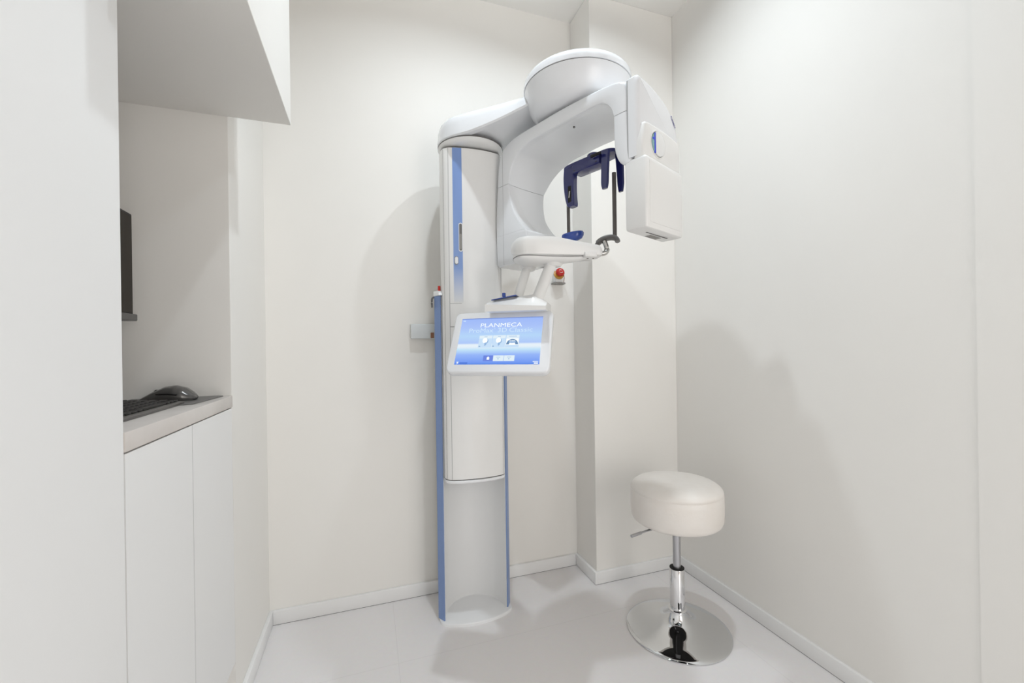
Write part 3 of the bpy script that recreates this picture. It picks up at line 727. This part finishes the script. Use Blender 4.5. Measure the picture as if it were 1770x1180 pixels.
obj('guide_plate', lbox((0.004, -0.040, 1.699), (0.122, 0.010, 1.729), 0.004, 2), M['navy'], HSO)
obj('adjuster', xf(lathe([(0.001, 1.738), (0.024, 1.738), (0.023, 1.750), (0.018, 1.754), (0.001, 1.755)], 0.075, -0.006, 28), lmx()), M['navy'], HSO)
for q in (0.006, 0.10): obj('screw', lbox((q+0.008, -0.0412, 1.706), (q+0.0115, -0.039, 1.7095)), M['black'], HSO)
obj('slide_slot', lbox((0.095, -0.052, 1.722), (0.135, -0.046, 1.730), 0.001, 1), M['black'], HSO)
def temple(path, wid, thick, w0, name='temple_support'):
    """curved strip hanging in the U-z plane; path (u,z,halfwidth)"""
    P = cr([(a, b, c) for a, b, c in path], 4)
    secs = []
    for i, p in enumerate(P):
        w1 = w0 + thick
        c = min(0.003, p.z*0.4)
        secs.append([L(p.x-p.z, w0+c, p.y), L(p.x-p.z+c, w0, p.y), L(p.x+p.z-c, w0, p.y), L(p.x+p.z, w0+c, p.y), L(p.x+p.z, w1-c, p.y), L(p.x+p.z-c, w1, p.y), L(p.x-p.z+c, w1, p.y), L(p.x-p.z, w1-c, p.y)])
    bm = bmesh.new(); loft(bm, secs); return obj(name, bm, M['navy'], HSO, 42)
TS = temple([(-0.014, 1.736, 0.024), (-0.018, 1.700, 0.024), (-0.018, 1.660, 0.0225), (-0.015, 1.625, 0.0205), (-0.010, 1.600, 0.018), (-0.008, 1.591, 0.014)], 0, 0.024, -0.034)
obj('slot', lbox((-0.020, -0.0348, 1.607), (-0.004, -0.031, 1.664), 0.001, 1), M['black'], HSO)
obj('slot_pin', xf(tube([(-0.013, -0.0352, 1.622), (-0.010, -0.0352, 1.645)], 0.0024, 8), lmx()), M['steel'], HSO)
temple([(0.141, 1.735, 0.016), (0.140, 1.70, 0.015), (0.138, 1.66, 0.0145), (0.137, 1.63, 0.014), (0.137, 1.612, 0.010)], 0, 0.010, -0.036)
temple([(0.158, 1.735, 0.014), (0.161, 1.70, 0.014), (0.163, 1.66, 0.013), (0.164, 1.63, 0.012), (0.164, 1.606, 0.008)], 0, 0.010, 0.014)
# blue chin cup on the table by the left rod
bm = lathe([(0.001, 0.002), (0.016, 0.0025), (0.029, 0.007), (0.037, 0.016), (0.0395, 0.025), (0.037, 0.031), (0.030, 0.032), (0.018, 0.029), (0.001, 0.028)], 0, 0, 36)
xf(bm, Matrix.Translation((0.686, 1.330, 1.464)) @ Matrix.Rotation(math.radians(-30), 4, 'Z') @ Matrix.Rotation(math.radians(-8), 4, 'Y') @ Matrix.Scale(0.62, 4, (0, 1, 0)))
obj('chin_cup', bm, M['blue'], X, 50)
obj('cup_stem', tube([(0.686, 1.330, 1.43), (0.686, 1.330, 1.47)], 0.010, 14), M['blue'], X)
# dark grey saddle beyond the table's tip
sx = Vector((0.80, -0.60, 0)).normalized()
sc = Vector((0.752, 1.214, 0))
pth = []
for s, z in ((-0.040, 1.430), (-0.033, 1.440), (-0.022, 1.448), (-0.008, 1.453), (0.008, 1.4545), (0.020, 1.452), (0.028, 1.446), (0.0305, 1.438)):
    pth.append(tuple(sc + sx*s + Vector((0, 0, z))))
bm = tube(cr(pth, 4), 0.022, 20, rz=[0.003]+[0.0075]*27+[0.006], cap=True) if False else tube(cr(pth, 4), [0.008]+[0.016]*3+[0.022]*24+[0.018], 20, rz=[0.003]+[0.006]*3+[0.0085]*24+[0.006])
obj('chin_saddle', bm, M['dkgrey'], X, 50)
bm = tube(cr([(0.738, 1.216, 1.443), (0.744, 1.213, 1.425), (0.745, 1.212, 1.412), (0.738, 1.212, 1.403), (0.722, 1.215, 1.400)], 5), 0.0105, 14, rz=0.008); obj('saddle_bracket', bm, M['steel'], X, 50)

# ---------------- touch screen
q = Vector((0.398, 1.30, 1.1203)); ya, ti = math.radians(-33.154), math.radians(28.632)
sxv = Vector((math.cos(ya), math.sin(ya), 0)); n0 = Vector((math.sin(ya), -math.cos(ya), 0)); sn = n0*math.cos(ti) + Vector((0, 0, 1))*math.sin(ti); syv = sn.cross(sxv)
SM = Matrix((sxv, syv, sn)).transposed().to_4x4(); SM.translation = q
def rrect(x0, x1, y0, y1, r, n=6):
    out = []
    for cx_, cy_, a0 in ((x1-r, y1-r, 0), (x0+r, y1-r, 90), (x0+r, y0+r, 180), (x1-r, y0+r, 270)):
        for k in range(n+1): a = math.radians(a0+90*k/n); out.append((cx_+r*math.cos(a), cy_+r*math.sin(a)))
    return out
bm = prism(rrect(-0.1655, 0.1695, -0.1145, 0.1115, 0.021), -0.030, 0.0012, 0.006, 0.010); xf(bm, SM)
TSC = obj('touchscreen', bm, M['shell'], X, 42)
bm = B((-0.139, -0.0855, 0.0010), (0.138, 0.086, 0.0016)); DISP = obj('display', bm, M['display'], TSC, smooth=False)
DISP.matrix_world = SM; DISP.matrix_parent_inverse = Matrix.Identity(4)
for v in DISP.data.vertices: pass
# the display mesh keeps its own axes so that its picture runs up the glass
me = DISP.data
bm = B((-0.139, -0.0855, 0.0010), (0.138, 0.086, 0.0016)); bm.to_mesh(me); bm.free()
me.materials.clear(); me.materials.append(M['display'])
DISP.parent = TSC
DISP.matrix_parent_inverse = Matrix.Identity(4)
DISP.matrix_local = Matrix.Translation(-X.location) @ SM
def on_screen(name, bm, m, z=0.0017):
    xf(bm, Matrix.Translation((0, 0, z)))
    for f in bm.faces: f.smooth = False
    me = bpy.data.meshes.new(name); bm.to_mesh(me); bm.free(); me.materials.append(m)
    o = bpy.data.objects.new(name, me); C.objects.link(o); o.parent = TSC
    o.matrix_local = Matrix.Translation(-X.location) @ SM
    return o
def rect(x0, x1, y0, y1, d=0.0002, skew=0): 
    return B((x0, y0, 0), (x1, y1, d))
def txt(name, s, x0, x1, y0, y1, m, z=0.0017, bold=0.0):
    bm = text_bm(s, x1-x0, y1-y0, 0.0001, bold); xf(bm, Matrix.Translation(((x0+x1)/2, (y0+y1)/2, 0))); return on_screen(name, bm, m, z)
txt('title_lettering', 'PLANMECA', -0.070, 0.071, 0.0505, 0.0658, M['e_white'], bold=0.0)
txt('model_lettering', 'ProMax', -0.107, -0.024, 0.0305, 0.0470, M['e_pale'])
txt('registered_mark', '\u00ae', -0.022, -0.0175, 0.0430, 0.0475, M['e_pale'])
txt('model_lettering', '3D', -0.008, 0.022, 0.0305, 0.0470, M['e_pale'])
txt('model_lettering', 'Classic', 0.030, 0.107, 0.0305, 0.0470, M['e_pale'])
# three picture tiles
xs = [-0.0685, -0.0225, 0.0225, 0.0675]
for i in range(3):
    on_screen('menu_tile', rect(xs[i]+0.0005, xs[i+1]-0.0005, -0.0255, 0.0195), M['e_tile'])
    on_screen('tile_header', rect(xs[i]+0.0015, xs[i+1]-0.0015, 0.0080, 0.0185), M['e_tiletop'], 0.0019)
    hw_ = [0.005, 0.005, 0.013][i]; on_screen('tile_caption', rect((xs[i]+xs[i+1])/2-hw_, (xs[i]+xs[i+1])/2+hw_, 0.0133, 0.0150), M['e_mid'], 0.0021)
for i in range(2):     # skull pictures
    cx_ = (xs[i]+xs[i+1])/2 - 0.001
    sk = [(cx_+0.0085*math.cos(a)*(1.0), -0.001+0.0100*math.sin(a)) for a in [2*PI*k/28 for k in range(28)]]
    on_screen('skull_picture', prism([(a+0.0025, b-0.001) for a, b in sk], 0, 0.0002), M['e_mid'], 0.0020)
    on_screen('skull_highlight', prism([(a*1.0-0.0005, b+0.0012) for a, b in sk], 0, 0.0002), M['e_white'], 0.0022)
    on_screen('jaw_picture', prism([(cx_-0.001, -0.009), (cx_+0.007, -0.006), (cx_+0.0055, -0.016), (cx_+0.001, -0.020), (cx_-0.001, -0.017)], 0, 0.0002), M['e_mid'], 0.0023)
    on_screen('tile_mark', rect(xs[i]+0.003, xs[i]+0.008, -0.0225, -0.0195), M['e_grey'], 0.0021)
# dental arch picture
on_screen('arch_background', rect(0.0245, 0.0655, -0.0175, 0.0065), M['e_white'], 0.0021)
cx_ = 0.045
outp = [(cx_+0.0195*math.cos(a), -0.0155+0.0195*math.sin(a)) for a in [PI*k/20 for k in range(21)]]
inp = [(cx_+0.0105*math.cos(a), -0.0155+0.0100*math.sin(a)) for a in [PI-PI*k/20 for k in range(21)]]
on_screen('arch_picture', prism(outp+inp, 0, 0.0001), M['e_grey'], 0.0023)
on_screen('teeth_picture', prism([(cx_+0.0115*math.cos(a), -0.006+0.0048*math.sin(a)) for a in [2*PI*k/20 for k in range(20)]], 0, 0.0001), M['e_mid'], 0.0025)
for k in range(5): on_screen('tooth_picture', rect(cx_-0.0085+k*0.0038, cx_-0.0065+k*0.0038, -0.0045, -0.0005), M['e_white'], 0.0027)
# bottom buttons
on_screen('home_button', rect(-0.0443, -0.0120, -0.0740, -0.0540), M['e_home'])
hp = [(-0.028, -0.0575), (-0.0335, -0.0635), (-0.0320, -0.0635), (-0.0320, -0.0695), (-0.024, -0.0695), (-0.024, -0.0635), (-0.0225, -0.0635)]
on_screen('home_icon', prism(hp, 0, 0.0002), M['e_white'], 0.0020)
for a in (-0.0112, 0.0240):
    on_screen('menu_button', rect(a, a+0.0340, -0.0740, -0.0540), M['e_tiletop'])
    on_screen('button_caption', rect(a+0.010, a+0.023, -0.0615, -0.0600), M['e_mid'], 0.0020)
    on_screen('button_icon', rect(a+0.0145, a+0.0180, -0.0680, -0.0650), M['e_mid'], 0.0020)
on_screen('date_line', rect(0.121, 0.134, -0.0840, -0.0800), M['e_white'])
on_screen('date_line', rect(0.117, 0.134, -0.0775, -0.0750), M['e_white'])
on_screen('corner_icon', prism([(-0.1325, -0.0770), (-0.1255, -0.0755), (-0.1265, -0.0790), (-0.1290, -0.0845), (-0.1305, -0.0845), (-0.1290, -0.0785), (-0.1325, -0.0790)], 0, 0.0002), M['e_white'])
on_screen('corner_icon', rect(-0.134, -0.125, 0.0750, 0.0785), M['e_pale'])
on_screen('status_bar', rect(-0.122, -0.095, -0.0845, -0.0780), M['e_bar'])
# neck between screen and bracket
nk = q - sn*0.03 + syv*0.02
bm = tube([nk, nk + Vector((0.02, 0.035, 0.0)), Vector((0.45, 1.375, 1.214))], [0.024, 0.022, 0.022], 24); obj('screen_neck', bm, M['shell2'], X, 50)

# ================================================================== stool
SX, SY = 1.118, 1.346
S = thing('swivel_stool', 'round cream leather stool on a chrome gas-lift column and disc base', 'stool', (SX, SY, 0))
prof = [(0.001, 0.0), (0.186, 0.0), (0.1905, 0.0015), (0.1905, 0.004), (0.187, 0.0068), (0.175, 0.010), (0.14, 0.0165), (0.105, 0.0235), (0.078, 0.031), (0.058, 0.040), (0.045, 0.050), (0.037, 0.060), (0.0325, 0.070), (0.0315, 0.076), (0.001, 0.076)]
obj('base', lathe(prof, SX, SY, 128), M['chromed'], S, 50)
obj('base_ring', lathe([(0.001, 0.076), (0.0320, 0.076), (0.0345, 0.0785), (0.0345, 0.0815), (0.0310, 0.084), (0.001, 0.084)], SX, SY, 48), M['chrome'], S)
obj('outer_sleeve', lathe([(0.001, 0.083), (0.0272, 0.083), (0.0272, 0.236), (0.0265, 0.2375), (0.001, 0.2375)], SX, SY, 48), M['chrome'], S)
obj('sleeve_collar', lathe([(0.001, 0.2370), (0.0270, 0.2370), (0.0270, 0.2395), (0.020, 0.2400), (0.001, 0.2400)], SX, SY, 48), M['black'], S)
obj('gas_lift', lathe([(0.001, 0.239), (0.0145, 0.239), (0.0145, 0.43), (0.001, 0.43)], SX, SY, 32), M['satin'], S)
for a in (-0.005, 0.003):
    obj('sleeve_slot', B((SX-0.011+a, SY-0.0278, 0.093), (SX-0.008+a, SY-0.022, 0.115)), M['black'], S)
# padded seat: drum with a seam and a low dome
R = 0.168
prof = [(0.001, 0.422), (0.120, 0.420), (R-0.016, 0.423), (R-0.006, 0.430), (R-0.001, 0.442), (R+0.001, 0.470), (R+0.001, 0.520), (R, 0.5375), (R-0.0018, 0.5400), (R-0.0018, 0.5412), (R, 0.5440), (R-0.0015, 0.551), (R-0.008, 0.560), (R-0.022, 0.569), (R-0.050, 0.577), (R-0.090, 0.581), (0.03, 0.5825), (0.001, 0.5828)]
obj('seat', lathe(prof, SX, SY, 96), M['leather'], S, 60)
obj('seat_underside', lathe([(0.001, 0.4185), (0.138, 0.4185), (0.141, 0.4195), (0.141, 0.424), (0.001, 0.424)], SX, SY, 64), M['black'], S)
obj('seat_plate', lathe([(0.001, 0.409), (0.060, 0.409), (0.062, 0.417), (0.001, 0.417)], SX, SY, 32), M['black'], S)
lv = [(SX-0.05, SY-0.008, 0.412), (0.962, 1.3255, 0.4105), (0.891, 1.311, 0.409)]
LV = obj('height_lever', tube([lv[0], lv[1], lv[2]], 0.0036, 12), M['satin'], S)
obj('lever_grip', tube([lv[2], ((lv[1][0]+lv[2][0])/2+0.012, (lv[1][1]+lv[2][1])/2+0.0025, 0.4097)], 0.0055, 14), M['satin'], LV)
